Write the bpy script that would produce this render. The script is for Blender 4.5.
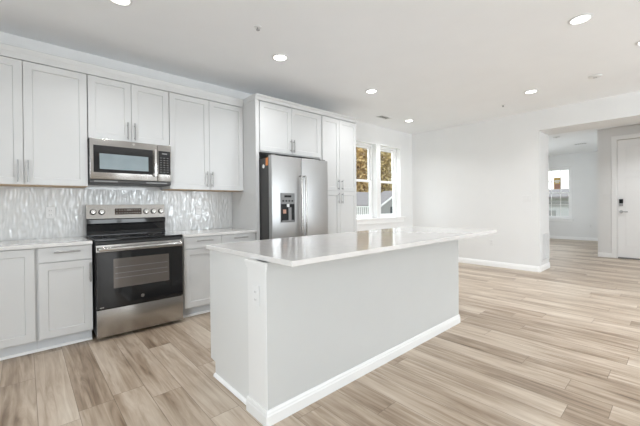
import bpy, bmesh, math, random
from mathutils import Matrix, Vector, noise

for o in list(bpy.data.objects):
    bpy.data.objects.remove(o)
SC = bpy.context.scene
COL = SC.collection
PI = math.pi

# ------------------------------------------------------------------ camera
EYE = 1.21
cam_data = bpy.data.cameras.new('camera')
cam = bpy.data.objects.new('camera', cam_data)
COL.objects.link(cam)


def camera_matrix(yaw, pit, rol):
    d = math.radians
    u = Vector((math.sin(d(yaw)), 0, -math.cos(d(yaw))))
    v = Vector((-math.cos(d(yaw)), 0, -math.sin(d(yaw))))
    w = Vector((0, 1, 0))
    R = Matrix.Rotation(d(rol), 3, 'Z') @ Matrix.Rotation(d(pit), 3, 'X')
    m = Matrix((R @ u, R @ v, R @ w))        # rows: world axes seen in the camera
    return m.to_4x4()


cam.matrix_world = Matrix.Translation((0, 0, EYE)) @ camera_matrix(47.875, 0.371, 0.563)
cam_data.sensor_fit = 'HORIZONTAL'
cam_data.sensor_width = 36.0
cam_data.lens = 36.0 * 326.772 / 640.0
cam_data.shift_y = -(213.0 - 207.625) / 640.0
cam_data.clip_start = 0.02
cam_data.clip_end = 300
SC.camera = cam

# ------------------------------------------------------------------ world, daylight, exposure
world = bpy.data.worlds.new('overcast_sky')
SC.world = world
world.use_nodes = True
wn = world.node_tree.nodes
wl = world.node_tree.links
wn.clear()
w_out = wn.new('ShaderNodeOutputWorld')
w_bg = wn.new('ShaderNodeBackground')
w_tc = wn.new('ShaderNodeTexCoord')
w_sep = wn.new('ShaderNodeSeparateXYZ')
w_ramp = wn.new('ShaderNodeValToRGB')
w_ramp.color_ramp.elements[0].position = 0.0
w_ramp.color_ramp.elements[0].color = (0.98, 0.98, 0.97, 1)
w_ramp.color_ramp.elements[1].position = 0.7
w_ramp.color_ramp.elements[1].color = (0.86, 0.93, 1.0, 1)
wl.new(w_tc.outputs['Generated'], w_sep.inputs[0])
wl.new(w_sep.outputs['Z'], w_ramp.inputs[0])
wl.new(w_ramp.outputs[0], w_bg.inputs['Color'])
w_bg.inputs['Strength'].default_value = 1.9
wl.new(w_bg.outputs[0], w_out.inputs['Surface'])

SC.view_settings.view_transform = 'Standard'
SC.view_settings.look = 'None'
SC.view_settings.gamma = 1.0
SC.view_settings.use_curve_mapping = False
SC.view_settings.exposure = 0.06
SC.cycles.diffuse_bounces = 8
SC.cycles.max_bounces = 14


def area(name, loc, rot, sx, sy, power, color=(1, 1, 1), portal=False):
    l = bpy.data.lights.new(name, 'AREA')
    l.shape = 'RECTANGLE'
    l.size, l.size_y = sx, sy
    l.energy = power
    l.color = color
    if portal:
        l.cycles.is_portal = True
    o = bpy.data.objects.new(name, l)
    o.location = loc
    o.rotation_euler = rot
    COL.objects.link(o)
    return o


# daylight standing in the windows behind the camera and in the side wall, then two added lamps
DAY = (0.85, 0.935, 1.0)
TILT = 90 - 12        # light from the sky slants down to the floor
area('daylight_patio_door', (2.3, -4.32, 1.05), (math.radians(TILT), 0, 0), 1.7, 1.9, 52, DAY)
area('daylight_living_window', (5.2, -4.32, 1.35), (math.radians(TILT), 0, 0), 1.9, 1.5, 160, DAY)
area('daylight_side_window', (-2.72, -0.6, 1.4), (0, math.radians(-TILT), 0), 1.5, 2.0, 130, DAY)
area('added_far_room_light', (10.6, 4.33, 1.6), (math.radians(-90 + 10), 0, 0), 1.8, 1.5, 48, DAY)  # added to light the far room through an invented, unseen opening
area('added_reveal_light', (5.45, 5.1, 3.5), (math.radians(-27), 0, 0), 2.2, 0.9, 130, DAY)  # added lamp outside, out of view, brightens the window reveals and sill


# ------------------------------------------------------------------ materials
def mat(name, color, rough=0.5, metal=0.0, spec=0.5, bump=0.0, bscale=200.0, var=0.0, vscale=3.0,
        stretch=(1, 1, 1), coat=0.0, emit=None, estr=0.0):
    m = bpy.data.materials.new(name)
    m.use_nodes = True
    n, l = m.node_tree.nodes, m.node_tree.links
    b = n['Principled BSDF']
    b.inputs['Base Color'].default_value = (*color, 1)
    b.inputs['Roughness'].default_value = rough
    b.inputs['Metallic'].default_value = metal
    b.inputs['Specular IOR Level'].default_value = spec
    b.inputs['Coat Weight'].default_value = coat
    if emit:
        b.inputs['Emission Color'].default_value = (*emit, 1)
        b.inputs['Emission Strength'].default_value = estr
    tc = mp = None
    if bump or var:
        tc = n.new('ShaderNodeTexCoord')
        mp = n.new('ShaderNodeMapping')
        mp.inputs['Scale'].default_value = stretch
        l.new(tc.outputs['Object'], mp.inputs[0])
    if var:
        nz = n.new('ShaderNodeTexNoise')
        nz.inputs['Scale'].default_value = vscale
        nz.inputs['Detail'].default_value = 4
        l.new(mp.outputs[0], nz.inputs['Vector'])
        rp = n.new('ShaderNodeValToRGB')
        rp.color_ramp.elements[0].position = 0.3
        rp.color_ramp.elements[1].position = 0.7
        rp.color_ramp.elements[0].color = (*[c * (1 - var) for c in color], 1)
        rp.color_ramp.elements[1].color = (*[min(1, c * (1 + var)) for c in color], 1)
        l.new(nz.outputs['Fac'], rp.inputs[0])
        l.new(rp.outputs[0], b.inputs['Base Color'])
    if bump:
        nb = n.new('ShaderNodeTexNoise')
        nb.inputs['Scale'].default_value = bscale
        nb.inputs['Detail'].default_value = 3
        l.new(mp.outputs[0], nb.inputs['Vector'])
        bp = n.new('ShaderNodeBump')
        bp.inputs['Strength'].default_value = bump
        bp.inputs['Distance'].default_value = 0.002
        l.new(nb.outputs['Fac'], bp.inputs['Height'])
        l.new(bp.outputs[0], b.inputs['Normal'])
    return m


M = {}
M['wall'] = mat('light_grey_wall_paint', (0.755, 0.755, 0.75), 0.6, bump=0.05, bscale=250, var=0.01)
M['ceiling'] = mat('ceiling_paint', (0.85, 0.86, 0.872), 0.8, bump=0.05, bscale=180, var=0.01)
M['trim'] = mat('white_trim_paint', (0.87, 0.87, 0.865), 0.35, var=0.01)
M['cabinet'] = mat('white_cabinet_paint', (0.59, 0.592, 0.588), 0.38, var=0.01)
M['toe'] = mat('toe_kick_paint', (0.62, 0.64, 0.66), 0.5, var=0.02)
M['raw_wood'] = mat('raw_wood_underside', (0.55, 0.40, 0.26), 0.6, var=0.12, vscale=6, stretch=(1, 12, 1))
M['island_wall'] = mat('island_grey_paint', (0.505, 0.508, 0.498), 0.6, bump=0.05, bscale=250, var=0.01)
M['island_white'] = mat('island_white_paint', (0.66, 0.665, 0.655), 0.42, var=0.01)
M['island_trim'] = mat('island_trim_paint', (0.73, 0.73, 0.72), 0.4, var=0.01)
M['quartz'] = mat('white_quartz', (0.655, 0.64, 0.625), 0.09, spec=0.5, var=0.03, vscale=14, coat=0.15)
M['steel'] = mat('brushed_steel', (0.43, 0.415, 0.395), 0.25, 1.0, bump=0.03, bscale=60, var=0.05, vscale=12, stretch=(1, 1, 60))
M['steel_fridge'] = mat('fridge_steel', (0.50, 0.50, 0.50), 0.44, 1.0, var=0.03, vscale=10, stretch=(60, 1, 1))
M['chrome'] = mat('polished_metal', (0.75, 0.74, 0.73), 0.15, 1.0)
M['nickel'] = mat('satin_nickel', (0.36, 0.355, 0.35), 0.32, 1.0, var=0.03, vscale=40)
M['black_glass'] = mat('black_glass', (0.012, 0.012, 0.013), 0.06, spec=0.5, var=0.05)
M['oven_glass'] = mat('oven_window_glass', (0.11, 0.095, 0.085), 0.10, spec=0.7, var=0.1, vscale=5)
M['micro_glass'] = mat('microwave_window_glass', (0.23, 0.28, 0.30), 0.16, spec=0.6, var=0.06, vscale=9)
M['dark'] = mat('dark_enamel', (0.011, 0.011, 0.011), 0.3, spec=0.2, var=0.05)
M['dark_body'] = mat('charcoal_body', (0.045, 0.044, 0.043), 0.45, var=0.05)
M['grey_plastic'] = mat('grey_plastic', (0.20, 0.20, 0.20), 0.35, var=0.05)
M['display'] = mat('brown_display', (0.035, 0.02, 0.014), 0.15, var=0.1)
M['mark'] = mat('pale_print', (0.55, 0.52, 0.48), 0.4)
M['white_plastic'] = mat('white_plastic', (0.74, 0.74, 0.735), 0.3)
M['slot'] = mat('socket_slot', (0.25, 0.25, 0.25), 0.5)
M['orange'] = mat('orange_tape', (0.72, 0.25, 0.06), 0.45, var=0.1, vscale=30)
M['paper'] = mat('white_paper', (0.78, 0.78, 0.76), 0.6, var=0.03)
M['lens'] = mat('lamp_lens', (0.9, 0.9, 0.9), 0.4, emit=(1.0, 0.97, 0.92), estr=7.0)
M['vent_dark'] = mat('vent_shadow_gap', (0.34, 0.34, 0.34), 0.7)
M['sticker_gold'] = mat('gold_sticker', (0.62, 0.43, 0.12), 0.5, var=0.1, vscale=12)
M['sticker_red'] = mat('brown_sticker', (0.45, 0.25, 0.18), 0.5, var=0.1, vscale=12)
M['leaf'] = mat('autumn_leaves', (0.56, 0.40, 0.18), 0.7, var=0.5, vscale=2.5)
M['leaf_green'] = mat('yellowing_leaves', (0.58, 0.47, 0.24), 0.7, var=0.5, vscale=2.5)
M['bark'] = mat('grey_bark', (0.22, 0.17, 0.13), 0.9, var=0.3, vscale=6, stretch=(4, 4, 1), bump=0.5, bscale=20)
M['shingle'] = mat('grey_shingles', (0.27, 0.25, 0.25), 0.85, var=0.15, vscale=9)
M['siding'] = mat('white_siding', (0.36, 0.36, 0.36), 0.6, var=0.02)
M['siding_grey'] = mat('grey_siding', (0.58, 0.59, 0.60), 0.6, var=0.04)
M['grass'] = mat('lawn', (0.16, 0.17, 0.07), 0.9, var=0.4, vscale=1.5)
M['house_glass'] = mat('house_window_glass', (0.05, 0.06, 0.07), 0.1)


def glass_material():
    m = bpy.data.materials.new('window_glass')
    m.use_nodes = True
    n, l = m.node_tree.nodes, m.node_tree.links
    n.clear()
    out = n.new('ShaderNodeOutputMaterial')
    mix = n.new('ShaderNodeMixShader')
    tr = n.new('ShaderNodeBsdfTransparent')
    tr.inputs['Color'].default_value = (0.97, 0.98, 0.975, 1)
    gl = n.new('ShaderNodeBsdfGlossy')
    gl.inputs['Roughness'].default_value = 0.02
    fr = n.new('ShaderNodeFresnel')
    fr.inputs['IOR'].default_value = 1.45
    ge = n.new('ShaderNodeNewGeometry')        # reflect once, on the outer face of the pane
    front = n.new('ShaderNodeMath')
    front.operation = 'SUBTRACT'
    front.inputs[0].default_value = 1.0
    l.new(ge.outputs['Backfacing'], front.inputs[1])
    fac = n.new('ShaderNodeMath')
    fac.operation = 'MULTIPLY'
    l.new(fr.outputs[0], fac.inputs[0])
    l.new(front.outputs[0], fac.inputs[1])
    l.new(fac.outputs[0], mix.inputs[0])
    l.new(tr.outputs[0], mix.inputs[1])
    l.new(gl.outputs[0], mix.inputs[2])
    l.new(mix.outputs[0], out.inputs['Surface'])
    return m


M['glass'] = glass_material()


def floor_material():
    m = bpy.data.materials.new('oak_vinyl_planks')
    m.use_nodes = True
    n, l = m.node_tree.nodes, m.node_tree.links
    b = n['Principled BSDF']
    W, L = 0.182, 1.25

    def math_(op, a, bv=None, cv=None):
        k = n.new('ShaderNodeMath')
        k.operation = op
        for i, v in enumerate((a, bv, cv)):
            if v is None:
                continue
            if isinstance(v, (int, float)):
                k.inputs[i].default_value = v
            else:
                l.new(v, k.inputs[i])
        return k.outputs[0]
    tc = n.new('ShaderNodeTexCoord')
    sp = n.new('ShaderNodeSeparateXYZ')
    l.new(tc.outputs['Object'], sp.inputs[0])
    xs = math_('DIVIDE', math_('SUBTRACT', sp.outputs['X'], 0.225), W)
    ci = math_('FLOOR', xs)
    uf = math_('SUBTRACT', xs, ci)
    w1 = n.new('ShaderNodeTexWhiteNoise')
    w1.noise_dimensions = '1D'
    l.new(ci, w1.inputs['W'])
    ys = math_('ADD', math_('DIVIDE', sp.outputs['Y'], L), math_('MULTIPLY', w1.outputs['Value'], 7.0))
    ri = math_('FLOOR', ys)
    vf = math_('SUBTRACT', ys, ri)
    cb = n.new('ShaderNodeCombineXYZ')
    l.new(ci, cb.inputs[0])
    l.new(ri, cb.inputs[1])
    w2 = n.new('ShaderNodeTexWhiteNoise')
    w2.noise_dimensions = '2D'
    l.new(cb.outputs[0], w2.inputs['Vector'])
    # long grain, its own on every plank
    g = n.new('ShaderNodeCombineXYZ')
    l.new(math_('MULTIPLY', sp.outputs['X'], 22.0), g.inputs[0])
    l.new(math_('MULTIPLY', sp.outputs['Y'], 1.5), g.inputs[1])
    l.new(math_('MULTIPLY', w2.outputs['Value'], 60.0), g.inputs[2])
    nz = n.new('ShaderNodeTexNoise')
    nz.inputs['Scale'].default_value = 1.0
    nz.inputs['Detail'].default_value = 7
    nz.inputs['Roughness'].default_value = 0.6
    nz.inputs['Distortion'].default_value = 0.9
    l.new(g.outputs[0], nz.inputs['Vector'])
    g2 = n.new('ShaderNodeCombineXYZ')
    l.new(math_('MULTIPLY', sp.outputs['X'], 7.0), g2.inputs[0])
    l.new(math_('MULTIPLY', sp.outputs['Y'], 1.3), g2.inputs[1])
    l.new(math_('MULTIPLY', w2.outputs['Value'], 37.0), g2.inputs[2])
    nz2 = n.new('ShaderNodeTexNoise')
    nz2.inputs['Scale'].default_value = 1.0
    nz2.inputs['Detail'].default_value = 3
    l.new(g2.outputs[0], nz2.inputs['Vector'])
    t = math_('ADD', math_('MULTIPLY', w2.outputs['Value'], 0.16),
              math_('ADD', math_('MULTIPLY', nz.outputs['Fac'], 0.62), math_('MULTIPLY', nz2.outputs['Fac'], 0.40)))
    t = math_('SUBTRACT', t, 0.105)
    rp = n.new('ShaderNodeValToRGB')
    cr = rp.color_ramp
    cr.elements[0].position = 0.28
    cr.elements[0].color = (0.165, 0.11, 0.07, 1)
    cr.elements[1].position = 0.72
    cr.elements[1].color = (0.66, 0.585, 0.49, 1)
    e = cr.elements.new(0.41)
    e.color = (0.35, 0.268, 0.195, 1)
    e = cr.elements.new(0.53)
    e.color = (0.49, 0.40, 0.312, 1)
    l.new(t, rp.inputs[0])
    # seams
    du = math_('MINIMUM', uf, math_('SUBTRACT', 1.0, uf))
    dv = math_('MULTIPLY', math_('MINIMUM', vf, math_('SUBTRACT', 1.0, vf)), L / W)
    seam = math_('LESS_THAN', math_('MINIMUM', du, dv), 0.009)
    mx = n.new('ShaderNodeMix')
    mx.data_type = 'RGBA'
    l.new(math_('MULTIPLY', seam, 0.65), mx.inputs[0])
    l.new(rp.outputs[0], mx.inputs[6])
    mx.inputs[7].default_value = (0.13, 0.09, 0.065, 1)
    l.new(mx.outputs[2], b.inputs['Base Color'])
    rg = math_('ADD', 0.27, math_('MULTIPLY', nz.outputs['Fac'], 0.2))
    l.new(rg, b.inputs['Roughness'])
    b.inputs['Specular IOR Level'].default_value = 0.5
    bp = n.new('ShaderNodeBump')
    bp.inputs['Strength'].default_value = 0.12
    bp.inputs['Distance'].default_value = 0.002
    l.new(math_('SUBTRACT', nz.outputs['Fac'], seam), bp.inputs['Height'])
    l.new(bp.outputs[0], b.inputs['Normal'])
    return m


M['floor'] = floor_material()


def tile_material():
    m = bpy.data.materials.new('wavy_glazed_tile')
    m.use_nodes = True
    n, l = m.node_tree.nodes, m.node_tree.links
    b = n['Principled BSDF']
    b.inputs['Roughness'].default_value = 0.35
    b.inputs['Specular IOR Level'].default_value = 0.2
    tc = n.new('ShaderNodeTexCoord')
    sp = n.new('ShaderNodeSeparateXYZ')
    l.new(tc.outputs['Object'], sp.inputs[0])
    cx = n.new('ShaderNodeCombineXYZ')
    l.new(sp.outputs['Z'], cx.inputs[0])
    l.new(sp.outputs['X'], cx.inputs[1])
    br = n.new('ShaderNodeTexBrick')
    br.inputs['Scale'].default_value = 1.0
    br.inputs['Brick Width'].default_value = 0.30
    br.inputs['Row Height'].default_value = 0.0505
    br.inputs['Mortar Size'].default_value = 0.0022
    br.inputs['Mortar Smooth'].default_value = 0.2
    br.inputs['Bias'].default_value = 0.0
    br.inputs['Color1'].default_value = (0.64, 0.645, 0.64, 1)
    br.inputs['Color2'].default_value = (0.66, 0.665, 0.66, 1)
    br.inputs['Mortar'].default_value = (0.62, 0.625, 0.62, 1)
    br.offset = 0.5
    l.new(cx.outputs[0], br.inputs['Vector'])
    l.new(br.outputs['Color'], b.inputs['Base Color'])
    b.inputs['Coat Weight'].default_value = 1.0
    b.inputs['Coat Roughness'].default_value = 0.03
    return m


M['tile'] = tile_material()


# ------------------------------------------------------------------ mesh helpers
def box(bm, x0, x1, y0, y1, z0, z1, bev=0.0, seg=2):
    r = bmesh.ops.create_cube(bm, size=1.0)
    vs = r['verts']
    for v in vs:
        v.co = Vector((x0 + (v.co.x + .5) * (x1 - x0), y0 + (v.co.y + .5) * (y1 - y0), z0 + (v.co.z + .5) * (z1 - z0)))
    if bev:
        es = list({e for v in vs for e in v.link_edges})
        bmesh.ops.bevel(bm, geom=es, offset=bev, segments=seg, profile=0.5, affect='EDGES')
    return bm


def cyl(bm, p0, p1, r, seg=20, r2=None):
    p0, p1 = Vector(p0), Vector(p1)
    d = p1 - p0
    mtx = Matrix.Translation((p0 + p1) / 2) @ d.to_track_quat('Z', 'Y').to_matrix().to_4x4()
    bmesh.ops.create_cone(bm, cap_ends=True, segments=seg, radius1=r, radius2=r if r2 is None else r2,
                          depth=d.length, matrix=mtx)
    return bm


def prism(bm, pts, axis, a0, a1):
    """extrude a closed profile along an axis; pts are (p, q): axis 'X' -> (y, z); 'Y' -> (x, z); 'Z' -> (x, y)"""
    def P(p, a):
        return {'X': (a, p[0], p[1]), 'Y': (p[0], a, p[1]), 'Z': (p[0], p[1], a)}[axis]
    v0 = [bm.verts.new(P(p, a0)) for p in pts]
    v1 = [bm.verts.new(P(p, a1)) for p in pts]
    k = len(pts)
    fs = [bm.faces.new(v0), bm.faces.new(v1)]
    for i in range(k):
        fs.append(bm.faces.new((v0[i], v0[(i + 1) % k], v1[(i + 1) % k], v1[i])))
    bmesh.ops.recalc_face_normals(bm, faces=fs)
    return bm


def lathe(bm, prof, seg=32, centre=(0, 0, 0)):
    """prof = [(r, z)] closed by axis ends"""
    c = Vector(centre)
    rings = []
    for r, z in prof:
        if r < 1e-6:
            rings.append([bm.verts.new(c + Vector((0, 0, z)))])
        else:
            rings.append([bm.verts.new(c + Vector((r * math.cos(2 * PI * i / seg), r * math.sin(2 * PI * i / seg), z))) for i in range(seg)])
    fs = []
    for a, b in zip(rings[:-1], rings[1:]):
        for i in range(seg):
            j = (i + 1) % seg
            if len(a) == 1 and len(b) > 1:
                fs.append(bm.faces.new((a[0], b[i], b[j])))
            elif len(b) == 1 and len(a) > 1:
                fs.append(bm.faces.new((a[i], a[j], b[0])))
            elif len(a) > 1:
                fs.append(bm.faces.new((a[i], a[j], b[j], b[i])))
    bmesh.ops.recalc_face_normals(bm, faces=fs)
    return bm


def shaker(x0, x1, z0, z1, yf, th=0.02, frame=0.06, rec=0.009):
    """five piece door or plain drawer front, facing -y"""
    bm = bmesh.new()
    box(bm, x0, x1, yf, yf + th, z0, z1)
    bm.faces.ensure_lookup_table()
    f = min(bm.faces, key=lambda q: q.calc_center_median().y)
    if frame:
        bmesh.ops.inset_region(bm, faces=[f], thickness=frame, use_even_offset=True)
        r = bmesh.ops.inset_region(bm, faces=[f], thickness=0.004, use_even_offset=True)
        for v in f.verts:
            v.co.y += rec
    es = [e for e in bm.edges if all(abs(v.co.y - yf) < 1e-6 for v in e.verts) and
          any(abs(v.co.x - x0) < 1e-6 or abs(v.co.x - x1) < 1e-6 for v in e.verts) or
          (all(abs(v.co.y - yf) < 1e-6 for v in e.verts) and all(abs(v.co.z - z0) < 1e-6 for v in e.verts)) or
          (all(abs(v.co.y - yf) < 1e-6 for v in e.verts) and all(abs(v.co.z - z1) < 1e-6 for v in e.verts))]
    es = [e for e in es if (all(abs(v.co.x - x0) < 1e-6 for v in e.verts) or all(abs(v.co.x - x1) < 1e-6 for v in e.verts) or
                            all(abs(v.co.z - z0) < 1e-6 for v in e.verts) or all(abs(v.co.z - z1) < 1e-6 for v in e.verts))]
    bmesh.ops.bevel(bm, geom=es, offset=0.0018, segments=2, profile=0.5, affect='EDGES')
    return bm


def bar_pull(p0, p1, yf, out=0.032, r=0.0066):
    """bar handle in front of a face at y=yf; p0, p1 are (x, z)"""
    bm = bmesh.new()
    y = yf - out
    cyl(bm, (p0[0], y, p0[1]), (p1[0], y, p1[1]), r, 14)
    for t in (0.15, 0.85):
        x = p0[0] + (p1[0] - p0[0]) * t
        z = p0[1] + (p1[1] - p0[1]) * t
        cyl(bm, (x, yf + 0.001, z), (x, y, z), r * 0.85, 12)
    return bm


def wpos(o):
    v = Vector((0, 0, 0))
    while o is not None:
        v = v + o.location
        o = o.parent
    return v


def obj(name, bm, m, parent=None, smooth=False, label=None):
    """link one mesh; vertices are given in world coordinates"""
    me = bpy.data.meshes.new(name)
    if parent is not None:
        bm.transform(Matrix.Translation(-wpos(parent)))
    bm.to_mesh(me)
    bm.free()
    ms = m if isinstance(m, (list, tuple)) else [m]
    for k in ms:
        me.materials.append(k)
    if smooth:
        for p in me.polygons:
            p.use_smooth = True
        try:
            me.set_sharp_from_angle(angle=math.radians(35))
        except Exception:
            pass
    o = bpy.data.objects.new(name, me)
    COL.objects.link(o)
    if parent is not None:
        o.parent = parent
    if label:
        o['label'] = label
    return o


def tag(o, label, cat, group=None):
    o['label'] = label
    o['category'] = cat
    if group:
        o['group'] = group
    return o


def thing(name, label, cat, loc, group=None):
    o = bpy.data.objects.new(name, None)
    o.empty_display_size = 0.1
    COL.objects.link(o)
    o.location = loc
    return tag(o, label, cat, group)


def struct(name, bm, m, parent=None, smooth=False):
    o = obj(name, bm, m, parent, smooth)
    if parent is None:
        o['kind'] = 'structure'
    return o


def second_material(bm, nf):
    for f in bm.faces:
        if f not in nf:
            f.material_index = 1


def bx(*a, **k):
    return box(bmesh.new(), *a, **k)


def copy_tree(root, loc, label=None, group=None):
    r = root.copy()
    COL.objects.link(r)
    r.location = loc
    if label:
        r['label'] = label
    if group:
        r['group'] = group
    for ch in list(root.children):
        c = ch.copy()
        COL.objects.link(c)
        c.parent = r
        for g in list(ch.children):
            d = g.copy()
            COL.objects.link(d)
            d.parent = c
    return r


# ------------------------------------------------------------------ room shell
CEIL = 2.84
YK = 4.2          # kitchen wall
XF = 6.70         # far wall
XD = 9.55         # entry door wall
XB = 13.40        # wall of the far room
YE = 1.673        # edge of the opening
XR = 7.325        # back of the deep far wall
HEAD = 2.49
YBACK = -4.2
XLEFT = -2.6

struct('floor', bx(XLEFT, XB + .2, YBACK, YK + .15, -0.1, 0.0), M['floor'])
struct('ceiling', bx(XLEFT, XB + .2, YBACK, YK + .15, CEIL, CEIL + 0.1), M['ceiling'])


def wall_with_holes(name, axis, pos, thick, a0, a1, holes, z0=0.0, z1=CEIL, m=None):
    """axis 'Y': wall in plane y=pos (thick towards +), a along x; axis 'X': plane x=pos, a along y.  holes (a0,a1,z0,z1)"""
    bm = bmesh.new()
    cuts = sorted({a0, a1, *[h[0] for h in holes], *[h[1] for h in holes]})
    for p, q in zip(cuts[:-1], cuts[1:]):
        hs = sorted([h for h in holes if h[0] <= p + 1e-6 and h[1] >= q - 1e-6], key=lambda h: h[2])
        zz = z0
        spans = []
        for h in hs:
            spans.append((zz, h[2]))
            zz = h[3]
        spans.append((zz, z1))
        for s0, s1 in spans:
            if s1 - s0 < 1e-4:
                continue
            if axis == 'Y':
                box(bm, p, q, pos, pos + thick, s0, s1)
            else:
                box(bm, pos, pos + thick, p, q, s0, s1)
    bmesh.ops.remove_doubles(bm, verts=bm.verts, dist=1e-5)
    return struct(name, bm, m or M['wall'])


W1 = (4.66, 5.382)
W2 = (5.495, 6.222)
WZ = (0.945, 2.468)
wall_with_holes('wall_kitchen', 'Y', YK, 0.16, XLEFT, XB, [(*W1, *WZ), (*W2, *WZ), (9.7, 11.5, 0.85, 2.4)])  # last opening is unseen, added to let light into the far room
wall_with_holes('wall_back', 'Y', YBACK - 0.15, 0.15, XLEFT, XD + .15, [(1.45, 3.15, 0.05, 2.2), (4.25, 6.15, 0.65, 2.35)])
wall_with_holes('wall_left', 'X', XLEFT - 0.15, 0.15, YBACK, YK + .16, [(-1.6, 0.4, 0.75, 2.25)])
bm = bmesh.new()
box(bm, XF, XR, YE, YK, 0, CEIL)                       # deep block between kitchen and far room
box(bm, XF, XR, -1.6, YE, HEAD, CEIL)                  # header over the opening
box(bm, XF, XF + .15, YBACK, -1.6, 0, CEIL)
bmesh.ops.remove_doubles(bm, verts=bm.verts, dist=1e-5)
struct('wall_far', bm, M['wall'])
DOOR_Y0, DOOR_Y1, DOOR_Z = -0.005, 0.925, 2.555
wall_with_holes('wall_entry', 'X', XD, 0.15, YBACK, 1.26, [(DOOR_Y0 - .012, DOOR_Y1 + .012, 0.0, DOOR_Z + .012)])
struct('wall_entry_return', bx(XD + .15, XB, 1.11, 1.26, 0, CEIL), M['wall'])
BWY, BWZ = (2.43, 3.32), (0.70, 2.42)
wall_with_holes('wall_far_room', 'X', XB, 0.16, 1.0, YK, [(*BWY, *BWZ)])


def base_profile(h, t):
    return [(0, 0), (t, 0), (t, h * 0.66), (t * 0.75, h * 0.74), (t * 0.72, h * 0.86), (t * 0.35, h), (0, h)]


def sweep(bm, path, outs, prof):
    """sweep a (stand-out, z) profile along a floor path; outs = mitre direction at each path point"""
    rows = [[bm.verts.new((x + o[0] * p, y + o[1] * p, z + .001)) for p, z in prof] for (x, y), o in zip(path, outs)]
    k = len(prof)
    fs = [bm.faces.new(rows[0]), bm.faces.new(rows[-1])]
    for a, b in zip(rows[:-1], rows[1:]):
        for i in range(k):
            fs.append(bm.faces.new((a[i], a[(i + 1) % k], b[(i + 1) % k], b[i])))
    bmesh.ops.recalc_face_normals(bm, faces=fs)
    return bm


def baseboard(name, axis, a0, a1, pos, sign, h=0.1, t=0.016, parent=None, m=None):
    """axis along which it runs; pos = wall plane; sign = direction it stands out"""
    bm = bmesh.new()
    prism(bm, [(pos + sign * p, z + 0.001) for p, z in base_profile(h, t)], axis, a0, a1)
    return struct(name, bm, m or M['trim'], parent)


struct('baseboard_far', sweep(bmesh.new(), [(XF, YK - .002), (XF, YE), (XR, YE)], [(-1, 0), (-1, -1), (0, -1)], base_profile(.1, .016)), M['trim'])
baseboard('baseboard_kitchen', 'X', 4.022, XF - .02, YK, -1)
baseboard('baseboard_entry', 'Y', DOOR_Y1 + .10, 1.26, XD, -1)
baseboard('baseboard_far_room', 'Y', 1.27, YK - .02, XB, -1)


# ------------------------------------------------------------------ windows
def sash_window(name, axis, a0, a1, z0, z1, pos, outward=1, grid=False):
    """white double-hung window set into the wall, frame plane at pos (further out than the room face)"""
    def B(bm, p, q, d0, d1, s0, s1, bev=0.003):
        d0, d1 = sorted((pos + outward * d0, pos + outward * d1))
        if axis == 'Y':
            box(bm, p, q, d0, d1, s0, s1, bev)
        else:
            box(bm, d0, d1, p, q, s0, s1, bev)
        return bm
    root = bpy.data.objects.new(name, None)
    COL.objects.link(root)
    root['kind'] = 'structure'
    bm = bmesh.new()
    fw = 0.052
    B(bm, a0, a0 + fw, -0.03, 0.045, z0, z1)
    B(bm, a1 - fw, a1, -0.03, 0.045, z0, z1)
    B(bm, a0 + fw, a1 - fw, -0.03, 0.045, z1 - fw, z1)
    B(bm, a0 + fw, a1 - fw, -0.03, 0.045, z0, z0 + 0.03)
    obj('window_frame', bm, M['trim'], root)
    mid = z0 + (z1 - z0) * 0.497
    for nm, s0, s1, d in (('upper_sash', mid - .015, z1 - fw, 0.022), ('lower_sash', z0 + .03, mid + .02, -0.012)):
        bm = bmesh.new()
        r = 0.044
        b0, b1 = a0 + fw + .001, a1 - fw - .001
        B(bm, b0, b0 + r, d - .011, d + .011, s0, s1)
        B(bm, b1 - r, b1, d - .011, d + .011, s0, s1)
        B(bm, b0 + r, b1 - r, d - .011, d + .011, s1 - r, s1)
        B(bm, b0 + r, b1 - r, d - .011, d + .011, s0, s0 + r)
        if grid:
            for k in (1, 2):
                c = b0 + (b1 - b0) * k / 3
                B(bm, c - .009, c + .009, d - .008, d + .008, s0 + r, s1 - r, 0)
            cz = s0 + (s1 - s0) * 0.5
            B(bm, b0 + r, b1 - r, d - .0079, d + .0079, cz - .009, cz + .009, 0)
        so = obj(nm, bm, M['trim'], root)
        g = bmesh.new()
        B(g, b0 + r - .003, b1 - r + .003, d - .002, d + .002, s0 + r - .003, s1 - r + .003, 0)
        obj('glass', g, M['glass'], so)
    return root


wa = sash_window('window_1', 'Y', *W1, *WZ, YK + 0.135)
wb = sash_window('window_2', 'Y', *W2, *WZ, YK + 0.135)
wc = sash_window('window_3', 'X', *BWY, *BWZ, XB + 0.10, grid=True)
# white returns lining the window openings
for i, (a0, a1) in enumerate((W1, W2)):
    bm = bmesh.new()
    box(bm, a0 - .0005, a0 + .012, YK - .002, YK + .10, *WZ)
    box(bm, a1 - .012, a1 + .0005, YK - .002, YK + .10, *WZ)
    box(bm, a0 + .012, a1 - .012, YK - .002, YK + .10, WZ[1] - .012, WZ[1])
    struct('trim_%d' % (i + 1), bm, M['trim'])
bm = bmesh.new()
box(bm, 4.58, 6.36, YK - .045, YK + .10, WZ[0] - .026, WZ[0] - .001, 0.005)
box(bm, 4.62, 6.32, YK - .02, YK - .001, WZ[0] - .115, WZ[0] - .027, 0.004)
struct('trim_3', bm, M['trim'])
bm = bmesh.new()
box(bm, XB - .04, XB + .068, BWY[0] - .06, BWY[1] + .06, BWZ[0] - .025, BWZ[0] - .001, 0.004)
box(bm, XB - .018, XB - .001, BWY[0] - .03, BWY[1] + .03, BWZ[0] - .10, BWZ[0] - .026, 0.003)
struct('trim_4', bm, M['trim'])
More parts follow.
